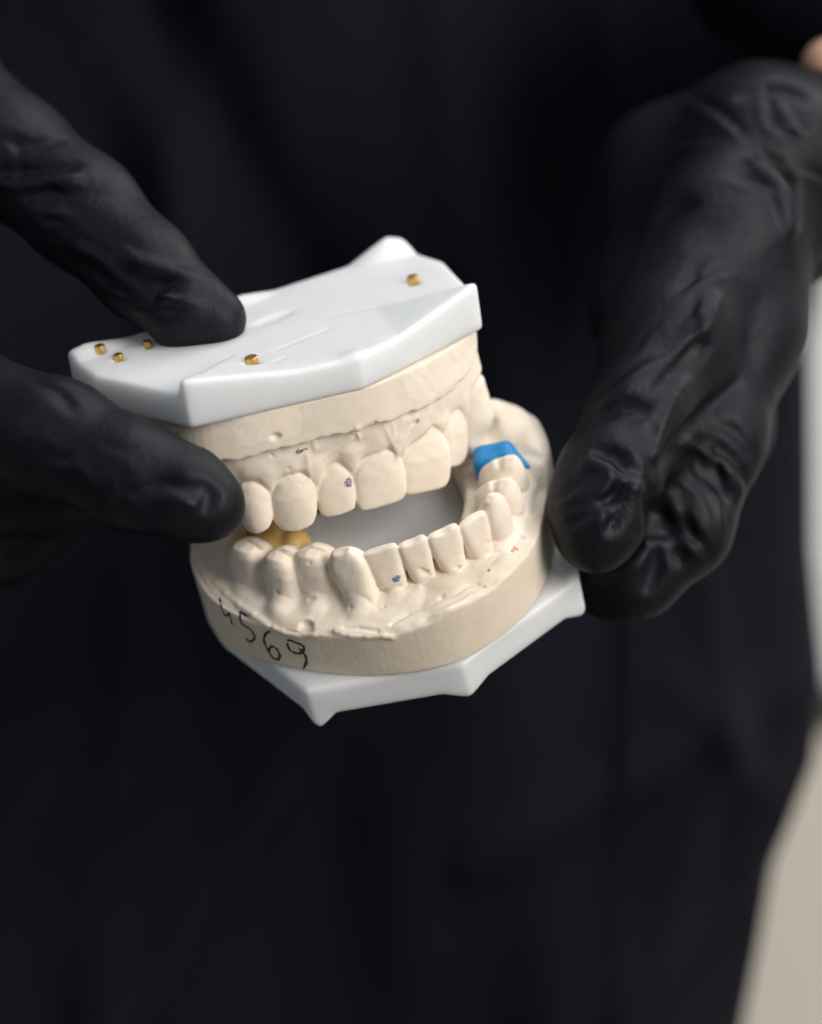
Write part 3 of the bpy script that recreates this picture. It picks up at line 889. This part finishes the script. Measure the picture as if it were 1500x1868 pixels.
folds(lg, [('c', [(120, 470), (250, 545), (330, 560)], 1.0, 2.2, .5), ('r', [(230, 548), (300, 540), (345, 538)], .8, 2.0, .2),
           ('c', [(255, 500), (300, 520), (340, 525)], .9, 2.0, .5), ('r', [(240, 470), (290, 490), (350, 505)], .8, 2.2, .2),
           ('c', [(0, 315), (60, 318), (140, 300)], 1.3, 2.4, .4), ('c', [(40, 350), (110, 357), (190, 345)], 1.0, 2.2, .4),
           ('r', [(0, 335), (60, 337), (140, 325)], .8, 2.4, .2), ('c', [(0, 255), (50, 262), (110, 255)], .8, 2.2, .4),
           ('c', [(270, 900), (310, 890), (350, 905)], 1.0, 2.5, .4), ('r', [(260, 915), (310, 905), (360, 925)], .7, 2.0, .1),
           ('c', [(345, 885), (385, 898), (375, 930)], .5, 2.4, .4), ('r', [(180, 940), (240, 955), (300, 955)], .7, 2.2, .2),
           ('c', [(60, 690), (110, 715), (130, 745)], .7, 2, .4)]
      + rand_folds(3, 14, [(20, 300), (150, 400), (280, 510), (350, 560)], 8, 22, (40, 110), (.28, .6))
      + rand_folds(5, 9, [(20, 790), (120, 830), (200, 860), (270, 890)], 30, 40, (30, 80), (.2, .4)))
lg.smooth()
g1 = link("glove", to_mesh("glove", lg.mesh()), M_GLOVE, person, "black glove pinching the upper cast from the left")
print("left", time.time() - T0)

rg = Field((8, -8, -28), (96, 132, 96), 0.66)
chain(rg, [(1088, 975, 13, 6.2), (1092, 930, 14, 7.3), (1112, 870, 16, 7.7), (1165, 760, 22, 8.0), (1235, 620, 33, 9.4), (1320, 430, 48, 12.0), (1400, 285, 62, 14.5), (1560, 310, 74, 16), (1750, 290, 90, 20)], 4)   # thumb to wrist
chain(rg, [(1112, 1068, 31, 5.8), (1160, 1045, 29, 7.2), (1240, 960, 30, 8.4), (1295, 800, 36, 9.2), (1325, 640, 44, 10.5), (1375, 430, 64, 12)], 3)    # index
chain(rg, [(1070, 1050, 58, 5.5), (1160, 1020, 56, 7.0), (1235, 960, 58, 8), (1320, 780, 68, 8.5), (1330, 600, 78, 9.5), (1400, 400, 85, 13)], 3)     # middle
chain(rg, [(1060, 960, 78, 5.5), (1150, 980, 82, 7), (1250, 900, 88, 7.5), (1310, 720, 95, 8.5), (1320, 560, 96, 9.5), (1420, 380, 95, 13)], 3)        # ring
chain(rg, [(1080, 870, 98, 5), (1150, 880, 103, 6), (1230, 800, 108, 6.8), (1270, 650, 110, 7.5), (1290, 500, 108, 8.5), (1430, 350, 100, 12)], 3)     # little
chain(rg, [(1225, 300, 84, 8.5), (1380, 290, 78, 15.5), (1560, 340, 85, 16)], 8)
chain(rg, [(1195, 330, 80, 9), (1178, 560, 70, 7.5), (1165, 690, 46, 6.5)], 9)
chain(rg, [(1300, 400, 70, 14), (1235, 320, 84, 9), (1180, 430, 86, 7)], 9)
chain(rg, [(1330, 470, 50, 12.5), (1335, 590, 48, 10.5), (1300, 690, 43, 7)], 7)
chain(rg, [(1230, 560, 42, 10), (1190, 660, 34, 8.5)], 6)
chain(rg, [(1190, 820, 26, 6.5), (1260, 700, 36, 8)], 4)        # glove stretched between thumb and index
folds(rg, [('c', [(1190, 865), (1240, 810), (1290, 755), (1350, 700)], 1.5, 2.5, .5), ('c', [(1190, 890), (1195, 935), (1235, 985), (1245, 1030)], 2.1, 2.0, .6),
           ('c', [(1078, 820), (1120, 832), (1175, 875)], 1.9, 1.8, .6), ('r', [(1068, 838), (1110, 860), (1172, 895)], 1.2, 1.8, .4),
           ('r', [(1130, 880), (1110, 920), (1098, 960)], .7, 1.6, .2), ('c', [(1145, 885), (1130, 930), (1120, 965)], 1.4, 2.2, .5),
           ('r', [(1190, 700), (1260, 620), (1300, 560)], .9, 2.6, .2), ('c', [(1195, 720), (1250, 670), (1290, 620)], 1.3, 2.8, .5),
           ('r', [(1175, 770), (1240, 680), (1290, 600), (1310, 540)], .8, 2.2, .2), ('r', [(1190, 860), (1205, 780), (1250, 690)], .8, 2.0, .2),
           ('r', [(1250, 810), (1320, 850), (1350, 900)], 1.1, 2.4, .3), ('c', [(1270, 800), (1330, 830), (1365, 880)], .9, 2.0, .5),
           ('c', [(1300, 770), (1345, 790), (1375, 830)], .8, 2.0, .5), ('c', [(1230, 830), (1290, 860), (1330, 920)], 1.2, 2.0, .5),
           ('r', [(1190, 1000), (1160, 1030), (1125, 1050)], .9, 2.0, .2), ('c', [(1200, 1010), (1195, 1050), (1180, 1080)], 1.3, 2.0, .5),
           ('c', [(1395, 280), (1440, 330), (1460, 400)], 2.0, 3.5, .5), ('r', [(1375, 300), (1420, 350), (1440, 420)], 1.3, 3.5, .2),
           ('c', [(1350, 175), (1420, 160), (1470, 180)], 1.2, 3.0, .5), ('c', [(1180, 420), (1220, 380), (1260, 370)], 1.4, 3, .5),
           ('c', [(1090, 760), (1140, 740), (1180, 745)], .9, 2.4, .5), ('r', [(1100, 740), (1150, 700), (1200, 660)], .8, 2.6, .2)]
      + rand_folds(11, 16, [(1070, 950), (1120, 840), (1200, 680), (1280, 500)], -50, 25, (50, 150), (.35, .8))
      + rand_folds(12, 12, [(1180, 1020), (1270, 920), (1340, 800)], 48, 22, (40, 120), (.35, .75))
      + rand_folds(13, 8, [(1300, 250), (1400, 220), (1460, 320)], 15, 30, (80, 180), (.5, 1.0)))
rg.smooth()
g2 = link("glove", to_mesh("glove", rg.mesh()), M_GLOVE, person, "black wrinkled glove holding the lower cast from the right")
print("right", time.time() - T0)

# skin of the wrist, sleeves
sk = Field((58, 50, 40), (150, 140, 110), 1.2)
chain(sk, [(1512, 118, 82, 5.2), (1640, 120, 95, 14), (1760, 110, 105, 20)], 3); sk.smooth()
link("wrist", to_mesh("wrist", sk.mesh()), M_SKIN, person)
sv = Field((10, 60, 55), (190, 200, 150), 1.6)
chain(sv, [(1380, -50, 108, 14), (1470, -40, 100, 17), (1560, -30, 98, 20), (1750, 0, 100, 28), (1950, 0, 115, 38)], 6)
sv.add(capsule(V(1330, -60, 130), V(1440, -20, 120), 10, 15), 8)
sv.smooth()
link("sleeve", to_mesh("sleeve", sv.mesh()), M_CLOTH, person)

# tunic: a torso-shaped loft with folds
def tunic():
    nz, na = 300, 320
    zs = np.linspace(260, -360, nz)
    ye = [-200, 0, 300, 440, 640, 1000, 1230, 1380, 1560, 1700, 1868, 2200]
    xe = [1900, 1800, 1560, 1500, 1466, 1470, 1492, 1475, 1402, 1378, 1345, 1290]
    v = np.zeros((nz, na, 3))
    for i, z in enumerate(zs):
        dep = 250.0
        py = 934 - z / K * D / (D + dep)
        xr = (np.interp(py, ye, xe) - 750) * K * (D + dep) / D
        xl = -260.0
        cx, hx = (xr + xl) / 2, (xr - xl) / 2
        a = np.linspace(0, 2 * math.pi, na, endpoint=False)
        cxs, sn = np.cos(a), np.sin(a)
        e = 0.8
        x = cx + hx * np.sign(cxs) * np.abs(cxs) ** e
        y = dep - 95 * np.sign(sn) * np.abs(sn) ** e
        fold = (6.0 * np.sin(x * .055 + z * .012 + 1.2) + 2.6 * np.sin(x * .13 - z * .03 + 2) * np.sin(z * .02) + .5 * np.sin(x * .27 + z * .05)
                + 3.0 * np.exp(-((x - 18 - z * -.12) / 7) ** 2) - 3.5 * np.exp(-((x - 34 + z * .15) / 8) ** 2)
                + 4.0 * np.exp(-((z + 62 - (x - 40) * .45) / 7) ** 2) * (x > 10) + 2.5 * np.exp(-((z + 98 - (x - 60) * .5) / 8) ** 2) * (x > 20))
        for (fx, sl, wd, am, z0, z1) in ((-55, .10, 7, 6, -200, 200), (-28, -.35, 6, 5, 10, 200), (2, -.5, 8, -7, 15, 200), (26, .2, 6, 5, -20, 200), (-78, .3, 9, 6, -200, 60),
                                         (10, .65, 8, 6, -200, -25), (-35, .5, 9, 5, -200, -40), (62, -.2, 5, 4, -200, 200), (-100, -.1, 8, 6, -200, 200), (88, .35, 6, 5, -200, -30), (30, -.8, 7, 5, -130, -30)):
            fold = fold + am * np.exp(-((x - fx - sl * z) / wd) ** 2) * np.clip((z - z0) / 20, 0, 1) * np.clip((z1 - z) / 20, 0, 1)
        fold = fold - 2.0 * np.exp(-((x - 44 - z * .03) / 1.6) ** 2) * (z < -20) + 1.6 * np.exp(-((x - 48 - z * .03) / 3) ** 2) * (z < -20)
        y = y - fold * np.clip(sn * 2, 0, 1)
        v[i, :, 0] = x; v[i, :, 1] = y; v[i, :, 2] = z
    q = []
    I = np.arange(nz - 1)[:, None]; J = np.arange(na)[None, :]
    q = np.stack([I * na + J, I * na + (J + 1) % na, (I + 1) * na + (J + 1) % na, (I + 1) * na + J], -1).reshape(-1, 4)
    return mesh_np("tunic", v.reshape(-1, 3) * S, q)


link("tunic", tunic(), M_CLOTH, person)
print("script", time.time() - T0)
